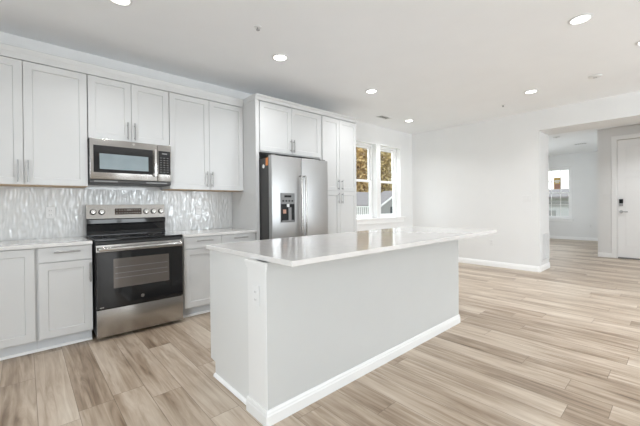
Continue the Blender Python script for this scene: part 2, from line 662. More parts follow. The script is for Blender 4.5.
# sticker on the far room's window
st = thing('window_sticker', 'gold and brown paper sticker on the far room window pane', 'sticker', (XB + .1, 2.84, 1.68))
xx = XB + 0.1195
obj('sticker_sheet', bx(xx - .002, xx, 2.745, 2.94, 1.69, 2.08), M['sticker_gold'], st)
obj('printed_panel', bx(xx - .004, xx - .002, 2.76, 2.925, 1.70, 1.86), M['sticker_red'], st, label='brown printed lower panel')
bm = bmesh.new()
box(bm, xx - .004, xx - .002, 2.77, 2.915, 1.95, 2.0)
box(bm, xx - .004, xx - .002, 2.79, 2.895, 1.895, 1.925)
obj('printed_band', bm, M['paper'], st, label='pale printed band')

# ------------------------------------------------------------------ entry door
d = bpy.data.objects.new('door_1', None)
COL.objects.link(d)
d['kind'] = 'structure'
d.location = (XD, 0.46, 0)
bm = bmesh.new()
xd = XD + 0.03
box(bm, xd, xd + .044, DOOR_Y0, DOOR_Y1, 0.03, DOOR_Z)


def door_panels(bm, rects, x):
    for (y0, y1, z0, z1) in rects:
        # raised moulding ring round each sunk panel
        prof = 0.02
        box(bm, x - .007, x + .001, y0, y1, z0, z0 + prof, 0.003)
        box(bm, x - .007, x + .001, y0, y1, z1 - prof, z1, 0.003)
        box(bm, x - .007, x + .001, y0, y0 + prof, z0 + prof, z1 - prof, 0.003)
        box(bm, x - .007, x + .001, y1 - prof, y1, z0 + prof, z1 - prof, 0.003)


door_panels(bm, [(0.11, 0.81, 1.86, 2.41), (0.11, 0.44, 0.25, 1.76), (0.48, 0.81, 0.25, 1.76)], xd)
obj('door_slab', bm, M['trim'], d)
bm = bmesh.new()
cw = 0.085
for y0, y1, z0, z1 in ((DOOR_Y1 + .014, DOOR_Y1 + .014 + cw, 0.0, DOOR_Z + .014 + cw),
                       (DOOR_Y0 - .014 - cw, DOOR_Y0 - .014, 0.0, DOOR_Z + .014 + cw),
                       (DOOR_Y0 - .014, DOOR_Y1 + .014, DOOR_Z + .014, DOOR_Z + .014 + cw)):
    box(bm, XD - .018, XD - .001, y0, y1, z0 + .001, z1, 0.004)
obj('door_casing', bm, M['trim'], d)
bm = bmesh.new()
box(bm, XD + .001, XD + .14, DOOR_Y1 + .002, DOOR_Y1 + .011, 0.001, DOOR_Z + .01)
box(bm, XD + .001, XD + .14, DOOR_Y0 - .011, DOOR_Y0 - .002, 0.001, DOOR_Z + .01)
obj('door_jamb', bm, M['trim'], d)
obj('threshold', bx(XD - .01, XD + .14, DOOR_Y0, DOOR_Y1, 0.001, 0.026, .004), M['grey_plastic'], d)
lk = obj('keypad_lock', bx(xd - .028, xd - .001, 0.84, 0.905, 1.19, 1.285, .008), M['dark'], d)
obj('lock_plate', bx(xd - .02, xd - .001, 0.842, 0.903, 1.135, 1.188, .006), M['nickel'], lk, label='satin nickel plate')
bm = bmesh.new()
cyl(bm, (xd - .001, .873, 1.01), (xd - .02, .873, 1.01), .032, 24)
cyl(bm, (xd - .02, .873, 1.01), (xd - .055, .873, 1.01), .011, 16)
cyl(bm, (xd - .05, .882, 1.01), (xd - .05, .765, 1.01), .010, 16)
obj('door_handle', bm, M['nickel'], d, True)


# ------------------------------------------------------------------ ceiling fittings
def make_light():
    t = thing('recessed_light', '', 'ceiling light', (0, 0, CEIL), 'recessed ceiling lights')
    bm = bmesh.new()
    lathe(bm, [(0.070, 0.0), (0.090, -0.001), (0.088, -0.006), (0.074, -0.010), (0.067, -0.006), (0.067, 0.0), (0.070, 0.0)], 40, (0, 0, CEIL - .0005))
    obj('trim_ring', bm, M['white_plastic'], t, True)
    bm = bmesh.new()
    lathe(bm, [(0, -0.0015), (0.0665, -0.0015), (0.0665, -0.0035), (0.04, -0.0045), (0, -0.005)], 40, (0, 0, CEIL))
    obj('lens', bm, M['lens'], t, True)
    l = bpy.data.lights.new('lamp', 'AREA')
    l.shape = 'DISK'
    l.size = 0.13
    l.energy = 7.9
    l.spread = math.radians(132)
    l.color = (0.96, 0.98, 1.0)
    o = bpy.data.objects.new('lamp', l)
    o.location = (0, 0, -0.012)
    COL.objects.link(o)
    o.parent = t
    return t


LIGHTS = [((0.57, 2.94), 'round recessed ceiling light, nearest the left-hand wall cabinets and cut by the picture top'),
          ((2.10, 2.95), 'round recessed ceiling light in front of the cabinet over the refrigerator'),
          ((3.70, 2.97), 'round recessed ceiling light between the pantry and the sash windows'),
          ((5.55, 3.54), 'round recessed ceiling light in front of the kitchen windows near the far corner'),
          ((5.49, 1.465), 'round recessed ceiling light near the far wall above the light switch'),
          ((3.674, 0.596), 'largest looking round recessed ceiling light, over the open floor right of the island'),
          ((4.69, 0.225), 'round recessed ceiling light cut by the right picture edge')]
L0 = make_light()
for i, ((x, y), lab) in enumerate(LIGHTS):
    if i == 0:
        L0.location = (x, y, CEIL)
        L0['label'] = lab
    else:
        copy_tree(L0, (x, y, CEIL), lab)


def sprinkler(x, y, lab):
    t = thing('fire_sprinkler', lab, 'sprinkler', (x, y, CEIL), 'ceiling sprinklers')
    bm = bmesh.new()
    lathe(bm, [(0, -0.001), (0.034, -0.001), (0.032, -0.006), (0, -0.008)], 28, (x, y, CEIL))
    obj('cover_plate', bm, M['white_plastic'], t, True)
    bm = bmesh.new()
    lathe(bm, [(0, -0.008), (0.009, -0.009), (0.009, -0.022), (0.017, -0.026), (0.016, -0.03), (0, -0.03)], 18, (x, y, CEIL))
    obj('sprinkler_head', bm, M['nickel'], t, True)


sprinkler(1.595, 2.581, 'small ceiling sprinkler in front of the white wall cabinets, above the counter end')
sprinkler(5.88, 1.972, 'tiny ceiling sprinkler near the top of the far wall')


def smoke(x, y, lab, r=0.07):
    t = thing('smoke_detector', lab, 'smoke detector', (x, y, CEIL))
    bm = bmesh.new()
    lathe(bm, [(0, -0.001), (r, -0.001), (r, -0.010), (r * .86, -0.018), (0, -0.021)], 32, (x, y, CEIL))
    obj('housing', bm, M['white_plastic'], t, True)
    bm = bmesh.new()
    lathe(bm, [(r * .30, -0.0200), (r * .28, -0.0222), (r * .2, -0.0222), (r * .2, -0.0202)], 32, (x, y, CEIL))
    obj('sensor_ring', bm, M['vent_dark'], t, True)


smoke(5.459, 0.741, 'white round smoke detector on the kitchen ceiling near the far wall header')
smoke(9.738, 2.06, 'round smoke detector on the ceiling beyond the opening', 0.075)


def register(x, y, lx, ly, lab):
    t = thing('ceiling_vent', lab, 'vent', (x, y, CEIL))
    bm = bmesh.new()
    for a in ((x - lx, x + lx, y - ly, y - ly + .02), (x - lx, x + lx, y + ly - .02, y + ly),
              (x - lx, x - lx + .02, y - ly + .02, y + ly - .02), (x + lx - .02, x + lx, y - ly + .02, y + ly - .02)):
        box(bm, a[0], a[1], a[2], a[3], CEIL - .008, CEIL - .001, .002)
    obj('vent_frame', bm, M['white_plastic'], t)
    obj('duct_opening', bx(x - lx + .02, x + lx - .02, y - ly + .02, y + ly - .02, CEIL - .003, CEIL - .001), M['vent_dark'], t)
    bm = bmesh.new()
    k = 6
    for i in range(k):
        yy = y - ly + .03 + (2 * ly - .06) * i / (k - 1)
        prism(bm, [(yy - .008, CEIL - .008), (yy - .006, CEIL - .009), (yy + .004, CEIL - .004), (yy + .002, CEIL - .003)], 'X', x - lx + .021, x + lx - .021)
    obj('louvres', bm, M['white_plastic'], t)


register(4.97, 3.70, 0.14, 0.07, 'small grey ceiling air vent in front of the kitchen windows')
register(11.38, 1.86, 0.08, 0.15, 'ceiling air vent in the room beyond the opening')

# ------------------------------------------------------------------ kitchen: cabinets
YD = 3.85      # face of the wall cabinet doors


def cab_door(root, x0, x1, z0, z1, yf, pull, th=0.02, frame=0.06, name='door'):
    dd = obj(name, shaker(x0, x1, z0, z1, yf, th, frame), M['cabinet'], root)
    if pull:
        obj('handle', bar_pull(*pull, yf), M['nickel'], dd, True)
    return dd


def wall_cabinet(x0, x1, z0, z1, pull_z, lab, yf=YD, mid=None, name='wall_cabinet', cat='cabinet', raw=True):
    t = thing(name, lab, cat, ((x0 + x1) / 2, YK - .02, z0), 'white wall cabinets')
    bm = bmesh.new()
    box(bm, x0 + .001, x1 - .001, yf + .021, YK - .003, z0 + .004, z1)
    obj('body', bm, M['cabinet'], t)
    if raw:
        obj('underside', bx(x0 + .002, x1 - .002, yf + .022, YK - .02, z0 - .003, z0 + .0035), M['raw_wood'], t, label='bare wood underside')
    mid = mid or (x0 + x1) / 2
    p = 0.027
    cab_door(t, x0 + .003, mid - .0018, z0 + .002, z1 - .004, yf, ((mid - p - .011, pull_z[0]), (mid - p - .011, pull_z[1])))
    cab_door(t, mid + .0018, x1 - .003, z0 + .002, z1 - .004, yf, ((mid + p, pull_z[0]), (mid + p, pull_z[1])))
    return t


wall_cabinet(-0.462, 0.462, 1.418, 2.503, (1.44, 1.63), 'white shaker wall cabinet at the left picture edge, two tall doors', mid=0.0)
wall_cabinet(0.464, 1.214, 1.889, 2.503, (1.908, 2.085), 'short white shaker wall cabinet above the microwave', raw=False)
wall_cabinet(1.216, 2.137, 1.412, 2.503, (1.445, 1.632), 'white shaker wall cabinet between the microwave and the refrigerator panel', mid=1.678)


def crown(name, x0, x1, yf, z0, z1, lab, ret=None):
    bm = bmesh.new()
    pr = [(yf + .03, z0), (yf - .002, z0), (yf - .004, z0 + (z1 - z0) * .55), (yf - .007, z0 + (z1 - z0) * .62), (yf - .014, z1 - .016), (yf - .016, z1 - .010), (yf - .016, z1), (yf + .03, z1)]
    prism(bm, pr, 'X', x0, x1)
    box(bm, x0, x1, yf + .03, YK - .003, z1 - .02, z1)
    if ret:
        box(bm, x0 - .004, x0, yf - .002, ret, z0, z1)
    return tag(obj(name, bm, M['cabinet']), lab, 'moulding', 'cabinet crown mouldings')


crown('crown_moulding', -0.465, 2.137, YD, 2.505, 2.606, 'long white crown moulding along the tops of the wall cabinets')
YT = 3.54
crown('crown_moulding', 2.144, 4.015, YT, 2.542, 2.610, 'white crown moulding on top of the refrigerator cabinet and pantry', ret=YK - .003)

# refrigerator surround
tag(obj('end_panel', bx(2.140, 2.185, YT + .004, YK - .003, 0.001, 2.540, .0015), M['cabinet']),
    'tall white cabinet end panel left of the refrigerator', 'panel')
t = thing('refrigerator_cabinet', 'white shaker two door cabinet above the stainless refrigerator', 'cabinet', (2.70, YK - .02, 1.894), 'tall white cabinets')
obj('body', bx(2.187, 3.228, YT + .021, YK - .003, 1.895, 2.540), M['cabinet'], t)
cab_door(t, 2.201, 2.695, 1.908, 2.525, YT, ((2.674, 1.930), (2.674, 2.099)))
cab_door(t, 2.699, 3.222, 1.908, 2.525, YT, ((2.724, 1.930), (2.724, 2.099)))
t = thing('pantry_cabinet', 'tall white pantry cabinet with four shaker doors beside the windows', 'cabinet', (3.63, YK - .02, 0), 'tall white cabinets')
bm = bmesh.new()
box(bm, 3.231, 4.018, YT + .021, YK - .003, 0.105, 2.540)
obj('body', bm, M['cabinet'], t)
obj('toe_kick', bx(3.233, 4.016, YT + .09, YK - .004, 0.001, 0.104), M['toe'], t)
for x0, x1, px in ((3.265, 3.617, 3.580), (3.621, 4.005, 3.659)):
    cab_door(t, x0, x1, 1.430, 2.527, YT, ((px, 1.446), (px, 1.601)))
    cab_door(t, x0, x1, 0.118, 1.424, YT, ((px, 1.238), (px, 1.402)))

# base cabinets
YB = 3.56
CT = 0.914


def base_shell(t, x0, x1):
    obj('body', bx(x0, x1, YB + .021, YK - .017, 0.106, 0.882), M['cabinet'], t)
    obj('toe_kick', bx(x0, x1, YB + .09, YB + .105, 0.001, 0.105), M['toe'], t, label='blue-grey toe kick')
    obj('shoe_moulding', prism(bmesh.new(), [(YB + .0895, .001), (YB + .074, .001), (YB + .076, .012), (YB + .082, .019), (YB + .0895, .021)], 'X', x0, x1), M['trim'], t)


t = thing('base_cabinet', 'white base cabinet with one full height door at the left picture edge', 'cabinet', (-.2, YK - .3, 0), 'white base cabinets')
base_shell(t, -0.86, 0.0655)
cab_door(t, -0.41, 0.056, 0.118, 0.876, YB, ((-.37, .55), (-.37, .72)))
cab_door(t, -0.855, -0.414, 0.118, 0.876, YB, None)
t = thing('base_cabinet', 'white base cabinet with one drawer and one door left of the range', 'cabinet', (.26, YK - .3, 0), 'white base cabinets')
base_shell(t, 0.0665, 0.449)
cab_door(t, 0.079, 0.446, 0.756, 0.878, YB, ((.178, .836), (.359, .836)), frame=0, name='drawer')
cab_door(t, 0.079, 0.446, 0.118, 0.748, YB, ((.430, .553), (.430, .723)))
t = thing('base_cabinet', 'white base cabinet with two drawers between the range and the refrigerator panel', 'cabinet', (1.68, YK - .3, 0), 'white base cabinets')
base_shell(t, 1.242, 2.137)
for x0, x1, hx, dx in ((1.256, 1.683, (1.39, 1.57), 1.655), (1.688, 2.130, (1.83, 2.01), 1.716)):
    cab_door(t, x0, x1, 0.756, 0.878, YB, ((hx[0], .838), (hx[1], .838)), frame=0, name='drawer')
    cab_door(t, x0, x1, 0.118, 0.748, YB, ((dx, .553), (dx, .723)))
tag(obj('worktop', bx(-0.86, 0.449, YB - .025, YK - .017, 0.884, CT, .004), M['quartz']), 'white quartz worktop left of the range', 'worktop', 'quartz worktops')
tag(obj('worktop', bx(1.240, 2.138, YB - .025, YK - .017, 0.884, CT, .004), M['quartz']), 'white quartz worktop between the range and the refrigerator panel', 'worktop', 'quartz worktops')
def wavy_splash(x0, x1, z0, z1, dx, dz):
    """hand-made glazed tile: a solid sheet whose face really ripples by about 2 mm"""
    bm = bmesh.new()
    nx, nz_ = int((x1 - x0) / dx), int((z1 - z0) / dz)
    rows = []
    for j in range(nz_ + 1):
        z = z0 + (z1 - z0) * j / nz_
        row = []
        for i in range(nx + 1):
            x = x0 + (x1 - x0) * i / nx
            wob = noise.noise((x * 9, z * 7, 3.1)) * 0.6
            h = noise.noise((x * 52 + wob, z * 10, 0.0)) * 0.0030 + noise.noise((x * 30 + wob, z * 19, 7.7)) * 0.0030
            row.append(bm.verts.new((x, YK - .0105 - max(-.0048, min(.0048, h)), z)))
        rows.append(row)
    for j in range(nz_):
        for i in range(nx):
            bm.faces.new((rows[j][i], rows[j][i + 1], rows[j + 1][i + 1], rows[j + 1][i]))
    rim = rows[0] + [r[-1] for r in rows[1:]] + rows[-1][-2::-1] + [r[0] for r in rows[-2:0:-1]]
    back = [bm.verts.new((v.co.x, YK - .001, v.co.z)) for v in rim]
    k = len(rim)
    for i in range(k):
        bm.faces.new((rim[i], back[i], back[(i + 1) % k], rim[(i + 1) % k]))
    bm.faces.new(back[::-1])
    return bm


bm = wavy_splash(-0.86, 2.138, CT + .001, 1.405, .0042, .0065)
box(bm, 0.47, 1.21, YK - .014, YK - .001, 1.4055, 1.445)
struct('backsplash', bm, M['tile'], smooth=True)


def outlet(loc, facing, lab, kind='outlet', gang=1):
    """cover plate centred at loc, standing out along facing ('-x' or '-y')"""
    x, y, z = loc
    t = thing('wall_outlet' if kind == 'outlet' else 'light_switch', lab, 'outlet' if kind == 'outlet' else 'light switch', loc)

    def B(a0, a1, d0, d1, s0, s1, bev=0):
        if facing == '-x':
            return bx(x - d1, x - d0, y + a0, y + a1, z + s0, z + s1, bev=bev)
        return bx(x + a0, x + a1, y - d1, y - d0, z + s0, z + s1, bev=bev)
    w = 0.036 * gang + (0.0 if gang == 1 else -0.004)
    obj('cover_plate', B(-w, w, .001, .007, -.058, .058, .003), M['white_plastic'], t)
    if kind == 'outlet':
        for s in (-.022, .022):
            so = obj('socket', B(-.016, .016, .0071, .0095, s - .014, s + .014, .001), M['white_plastic'], t)
            bm = B(-.008, -.005, .0096, .0099, s - .006, s + .005)
            b2 = (x - .0099, x - .0096, y + .005, y + .008, z + s - .006, z + s + .005) if facing == '-x' else (x + .005, x + .008, y - .0099, y - .0096, z + s - .006, z + s + .005)
            box(bm, *b2)
            obj('slots', bm, M['slot'], so)
    else:
        for g in range(gang):
            c = (g - (gang - 1) / 2) * .046
            obj('rocker', B(c - .016, c + .016, .0071, .0105, -.033, .033, .001), M['white_plastic'], t)
    return t


outlet((0.19, YK - .0155, 1.165), '-y', 'white socket plate on the backsplash left of the range')
outlet((1.665, YK - .0155, 1.168), '-y', 'white socket plate on the backsplash right of the range')
outlet((XF, 2.467, 0.46), '-x', 'white socket plate low on the far wall beyond the island')
outlet((XF, 1.86, 1.30), '-x', 'white double light switch on the far wall beside the opening', 'switch', 2)
outlet((XD, 1.10, 1.335), '-x', 'white double light switch left of the entry door', 'switch', 2)
outlet((XB, 1.934, 0.47), '-x', 'white socket plate on the far room wall beyond the opening')

# added lamp that brightens the entry hall, unseen behind the header
hall = copy_tree(L0, (8.4, 0.1, CEIL), 'added round recessed ceiling light brightening the entry hall, unseen behind the header')
for c in hall.children:
    if c.type == 'LIGHT':
        c.data = c.data.copy()
        c.data.energy = 16
# return air grille in the jamb
t = thing('return_air_grille', 'grey louvred return air grille low on the opening jamb', 'vent', (7.08, YE, .16))
bm = bmesh.new()
for a in ((6.835, 7.315, .165, .195), (6.835, 7.315, .645, .675), (6.835, 6.865, .195, .645), (7.285, 7.315, .195, .645)):
    box(bm, a[0], a[1], YE - .009, YE - .001, a[2], a[3], .002)
obj('grille_frame', bm, M['white_plastic'], t)
obj('duct_opening', bx(6.865, 7.285, YE - .003, YE - .001, .195, .645), M['vent_dark'], t)
bm = bmesh.new()
for i in range(22):
    z = .203 + i * .0202
    prism(bm, [(YE - .008, z), (YE - .0085, z + .002), (YE - .0035, z + .014), (YE - .0032, z + .012)], 'X', 6.866, 7.284)
obj('louvres', bm, M['white_plastic'], t)

# ------------------------------------------------------------------ range
rx0, rx1 = 0.466, 1.226
RF = 3.505
rg = thing('range', 'stainless electric range with black glass door and rear control panel', 'range', ((rx0 + rx1) / 2, 3.83, 0))
obj('body', bx(rx0 + .002, rx1 - .002, RF + .045, 4.15, 0.05, 0.897, .002), M['dark_body'], rg)
bm = bmesh.new()
for x in (rx0 + .06, rx1 - .06):
    for y in (RF + .12, 4.08):
        obj('foot', cyl(bmesh.new(), (x, y, 0.001), (x, y, 0.05), .018, 14), M['dark'], rg)
dr = obj('storage_drawer', bx(rx0 + .004, rx1 - .004, RF, RF + .043, 0.035, 0.284, .004), M['steel'], rg, True)
dw = obj('oven_door', bx(rx0 + .003, rx1 - .003, RF - .004, RF + .043, 0.292, 0.806, .003), M['black_glass'], rg)
obj('door_window', bx(0.600, 1.086, RF - .0058, RF - .0041, 0.466, 0.738, .0008), M['oven_glass'], dw, label='smoky oven window')
obj('door_band', bx(rx0 + .003, rx1 - .003, RF - .005, RF + .043, 0.8065, 0.872, .004), M['steel'], dw, label='stainless top band')
bm = bmesh.new()
hy = RF - .048
box(bm, rx0 + .014, rx1 - .014, hy - .011, hy + .011, 0.819, 0.850, .0095, 4)
for x in (rx0 + .05, rx1 - .05):
    box(bm, x - .014, x + .014, hy + .009, RF - .0045, 0.823, 0.846, .004)
obj('handle', bm, M['steel'], dw, True)
# oven racks faintly behind the window: printed strip lines on the glass
bm = bmesh.new()
for z in (0.555, 0.60, 0.655):
    box(bm, 0.615, 1.07, RF - .0062, RF - .0059, z, z + .004)
obj('rack_lines', bm, M['grey_plastic'], dw)


def emblem(root, x, y, z, r):
    bm = bmesh.new()
    cyl(bm, (x, y, z), (x, y - .0015, z), r, 28)
    e = obj('emblem', bm, M['chrome'], root, True, label='small round silver emblem')
    bm = bmesh.new()
    # two entwined script strokes inside a thin ring
    def ring(cx, cz, ra, w, a0, a1, k=18):
        vs = []
        for i in range(k + 1):
            a = a0 + (a1 - a0) * i / k
            vs.append((bm.verts.new((cx + (ra - w) * math.cos(a), y - .0019, cz + (ra - w) * math.sin(a))),
                       bm.verts.new((cx + ra * math.cos(a), y - .0019, cz + ra * math.sin(a)))))
        for p, q in zip(vs[:-1], vs[1:]):
            bm.faces.new((p[0], p[1], q[1], q[0]))
    ring(x, z, r * .9, r * .09, 0, 2 * PI, 28)
    ring(x - r * .25, z, r * .36, r * .1, .6, 2 * PI - .2)
    ring(x + r * .28, z + r * .16, r * .2, r * .09, .5, 2 * PI - 1.4)
    ring(x + r * .28, z - r * .18, r * .22, r * .09, 1.4, 2 * PI - .5)
    obj('emblem_script', bm, M['dark_body'], e)


emblem(dw, 0.840, RF - .0041, 0.358, 0.016)
bm = bmesh.new()
for i, x in enumerate((0.492, 0.500, 0.509, 0.517)):
    box(bm, x, x + .005, RF - .0046, RF - .0041, 0.302, 0.309)
obj('maker_marking', bm, M['mark'], dw)
obj('cooktop_trim', bx(rx0 - .001, rx1 + .001, RF + .006, 4.062, 0.898, 0.9075, .002), M['dark'], rg)
ck = obj('cooktop', bx(rx0 + .001, rx1 - .001, RF + .004, 4.06, 0.908, 0.921, .004), M['black_glass'], rg, label='black glass cooktop')
for k, (x, y, r) in enumerate(((.66, 3.69, .115), (1.04, 3.69, .09), (.66, 3.94, .08), (1.04, 3.94, .105))):
    bm = bmesh.new()
    for q in (r, r * .62):
        n = 48
        a = [bm.verts.new((x + (q - .003) * math.cos(2 * PI * i / n), y + (q - .003) * math.sin(2 * PI * i / n), .9216)) for i in range(n)]
        b = [bm.verts.new((x + q * math.cos(2 * PI * i / n), y + q * math.sin(2 * PI * i / n), .9216)) for i in range(n)]
        for i in range(n):
            bm.faces.new((a[i], b[i], b[(i + 1) % n], a[(i + 1) % n]))
    obj('burner_ring', bm, M['grey_plastic'], ck)
bm = bmesh.new()
prism(bm, [(4.066, .9), (4.15, .9), (4.15, 1.237), (4.108, 1.237), (4.085, 1.092), (4.060, 1.085), (4.060, 1.045), (4.076, 1.030), (4.082, .96), (4.072, .94), (4.066, .925)], 'X', rx0 + .002, rx1 - .002)
bgd = obj('backguard', bm, M['black_glass'], rg)
bm = bmesh.new()
# sloped stainless fascia on the backguard
def fasc(z):
    return 4.085 + (4.108 - 4.085) * (z - 1.092) / (1.237 - 1.092)
prism(bm, [(fasc(1.094) - .006, 1.094), (fasc(1.094) - .0005, 1.094), (fasc(1.237) - .0005, 1.237), (4.15, 1.2375), (4.15, 1.241), (fasc(1.238) - .006, 1.241)], 'X', rx0 + .001, rx1 - .001)
cp = obj('control_panel', bm, M['steel'], rg, label='stainless control panel')


def on_fascia(bm):
    """tilt a bmesh authored around y=0 front at z so it lies on the sloped fascia"""
    a = -math.atan2(4.108 - 4.085, 1.237 - 1.092)
    bm.transform(Matrix.Translation((0, fasc(1.165) - .0062, 1.165)) @ Matrix.Rotation(a, 4, 'X') @ Matrix.Translation((0, 0, -1.165)))
    return bm


bm = bx(0.722, 0.980, -.002, 0, 1.133, 1.199, .0008)
nf = set(bm.faces)
random.seed(4)
for i in range(10):
    for z in (1.146, 1.178):
        x = .735 + i * .0245
        if 4 <= i <= 5 and z > 1.16:
            continue
        box(bm, x, x + .011, -.0026, -.0021, z, z + .007)
for x in (.835, .845, .858, .868):
    box(bm, x, x + .006, -.0026, -.0021, 1.174, 1.188)
second_material(bm, nf)
obj('display', on_fascia(bm), [M['display'], M['mark']], cp)
for x in (.526, .602, 1.026, 1.104, 1.184):
    bm = bmesh.new()
    cyl(bm, (x, 0, 1.163), (x, -.008, 1.163), .029, 28)
    k = obj('knob', on_fascia(bm), M['dark'], cp, True)
    bm = bmesh.new()
    cyl(bm, (x, -.008, 1.163), (x, -.028, 1.163), .0235, 28, .021)
    box(bm, x - .004, x + .004, -.034, -.027, 1.143, 1.183, .002)
    obj('knob_grip', on_fascia(bm), M['chrome'], k, True)

# ------------------------------------------------------------------ microwave
mx0, mx1, MY, mz0, mz1 = 0.4665, 1.2120, 3.79, 1.45, 1.886
mw = thing('microwave', 'stainless over-the-range microwave under the short wall cabinet', 'microwave', ((mx0 + mx1) / 2, 4.0, mz0))
obj('body', bx(mx0, mx1, MY + .032, YK - .018, mz0, mz1 - .002, .002), M['dark_body'], mw)
md = obj('door', bx(mx0 + .002, 1.069, MY, MY + .03, 1.4880, mz1 - .003, .004), M['steel'], mw, True)
obj('door_bezel', bx(.497, 1.024, MY - .0015, MY - .0001, 1.5550, 1.8180, .0006), M['black_glass'], md, label='black glass bezel')
obj('door_window', bx(.546, .980, MY - .003, MY - .0016, 1.5880, 1.7400, .0006), M['micro_glass'], md, label='blue-grey window')
bm = bmesh.new()
box(bm, 1.034, 1.058, MY - .034, MY - .018, 1.5320, 1.8270, .006, 3)
for z in (1.5570, 1.8020):
    box(bm, 1.038, 1.054, MY - .019, MY - .0002, z - .012, z + .012, .002)
obj('handle', bm, M['chrome'], md, True)
pn = obj('control_side', bx(1.071, mx1 - .001, MY, MY + .03, 1.4880, mz1 - .003, .004), M['steel'], mw, True)
bm = bx(1.079, 1.203, MY - .0015, MY - .0001, 1.5640, 1.8180, .0006)
nf = set(bm.faces)
for r in range(7):
    for c in range(3):
        x = 1.096 + c * .034
        z = 1.5870 + r * .0255
        box(bm, x, x + .018, MY - .002, MY - .0016, z, z + .006)
box(bm, 1.115, 1.168, MY - .002, MY - .0016, 1.7840, 1.7960)
second_material(bm, nf)
obj('keypad', bm, [M['black_glass'], M['grey_plastic']], pn)
bm = bmesh.new()
box(bm, mx0 + .002, mx1 - .002, MY + .010, MY + .031, 1.4540, 1.4860, .003)
vt = obj('lower_vent', bm, M['dark_body'], mw)
bm = bmesh.new()
for x0, x1 in ((.50, .70), (.96, 1.17)):
    obj('vent_strip', bx(x0, x1, MY + .0085, MY + .0099, 1.4620, 1.4760), M['grey_plastic'], vt)
emblem(mw, .843, MY - .0002, 1.8580, .011)

# ------------------------------------------------------------------ refrigerator
fx0, fx1, FY = 2.190, 3.112, 3.275
fr = thing('refrigerator', 'stainless french door refrigerator with water dispenser, standing proud of its cabinet', 'refrigerator', ((fx0 + fx1) / 2, 3.75, 0))
obj('body', bx(fx0 + .006, fx1 - .006, FY + .075, 4.14, 0.03, 1.80, .004), M['dark_body'], fr)
bm = bmesh.new()
for x in (fx0 + .07, fx1 - .07):
    for y in (FY + .15, 4.06):
        obj('foot', cyl(bmesh.new(), (x, y, .001), (x, y, .03), .025, 14), M['dark'], fr)
fm = (fx0 + fx1) / 2 - .004
DZ0, DZ1 = 0.70, 1.822
# left door with an opening for the dispenser
dx0, dx1, dz0, dz1 = 2.318, 2.524, 1.010, 1.362
bm = bmesh.new()
box(bm, fx0, fm - .003, FY, FY + .07, DZ0, DZ1, .007, 3)
ld = obj('door', bm, M['steel_fridge'], fr, True)
bm = bmesh.new()
box(bm, dx0 - .006, dx1 + .006, FY - .004, FY - .0002, dz0 - .006, dz1 + .006, .0015)
dp = obj('dispenser_frame', bm, M['grey_plastic'], ld, label='grey dispenser surround')
obj('dispenser_recess', bx(dx0, dx1, FY - .0055, FY - .0042, dz0 + .008, 1.232), M['dark'], dp, label='dark dispenser recess')
bm = bx(dx0, dx1, FY - .007, FY - .0042, 1.236, dz1, .001)
nf = set(bm.faces)
for i in range(4):
    box(bm, dx0 + .02 + i * .046, dx0 + .046 + i * .046, FY - .0076, FY - .0071, 1.262, 1.280)
box(bm, dx0 + .05, dx1 - .05, FY - .0076, FY - .0071, 1.315, 1.340)
second_material(bm, nf)
obj('dispenser_panel', bm, [M['grey_plastic'], M['dark']], dp, label='grey touch panel')
bm = bmesh.new()
box(bm, dx0 + .085, dx0 + .12, FY - .016, FY - .0057, 1.195, 1.233, .003)
obj('spout', bm, M['white_plastic'], dp)
bm = bmesh.new()
box(bm, dx0 + .015, dx1 - .015, FY - .02, FY - .0057, dz0 + .01, dz0 + .022, .002)
box(bm, dx0 + .11, dx0 + .155, FY - .010, FY - .0057, 1.03, 1.19, .002)
obj('paddle_and_tray', bm, M['grey_plastic'], dp)
obj('tag', bx(dx0 + .03, dx0 + .075, FY - .007, FY - .0057, 1.115, 1.165), M['sticker_red'], dp, label='small brown tag')
rd = obj('door', bx(fm + .003, fx1, FY, FY + .07, DZ0, DZ1, .007, 3), M['steel_fridge'], fr, True)
fd = obj('freezer_drawer', bx(fx0, fx1, FY, FY + .07, 0.06, DZ0 - .006, .007, 3), M['steel_fridge'], fr, True)


def fridge_handle(pts, r, posts):
    bm = bmesh.new()
    for p, q in zip(pts[:-1], pts[1:]):
        cyl(bm, p, q, r, 16)
    for p in pts[1:-1]:
        bmesh.ops.create_uvsphere(bm, u_segments=14, v_segments=8, radius=r, matrix=Matrix.Translation(p))
    for p in posts:
        cyl(bm, p, (p[0], FY + .001, p[2]), r * .9, 14)
    return bm


for root, x in ((ld, fm - .034), (rd, fm + .034)):
    pts = [(x, FY - .046 - .008 * math.sin(PI * i / 8), 0.78 + (1.585 - 0.78) * i / 8) for i in range(9)]
    obj('handle', fridge_handle(pts, .0125, [pts[0], pts[-1]]), M['steel'], root, True)
pts = [(fx0 + .08, FY - .05, .60), (fx1 - .08, FY - .05, .60)]
obj('handle', fridge_handle(pts, .0125, pts), M['steel'], fd, True)
for x0 in (fx0 + .02, fx1 - .10):
    obj('hinge_cover', bx(x0, x0 + .08, FY + .03, FY + .16, 1.823, 1.838, .004), M['dark_body'], fr)
obj('orange_label', bx(fx0 + .0045, fx0 + .0058, FY + .085, FY + .135, 1.705, 1.80), M['orange'], fr, label='orange label on the dark side')
bm = bmesh.new()
cyl(bm, (fx0 + .0058, FY + .185, 1.70), (fx0 + .003, FY + .185, 1.70), .024, 20)
obj('white_label', bm, M['paper'], fr, label='white round label on the dark side')

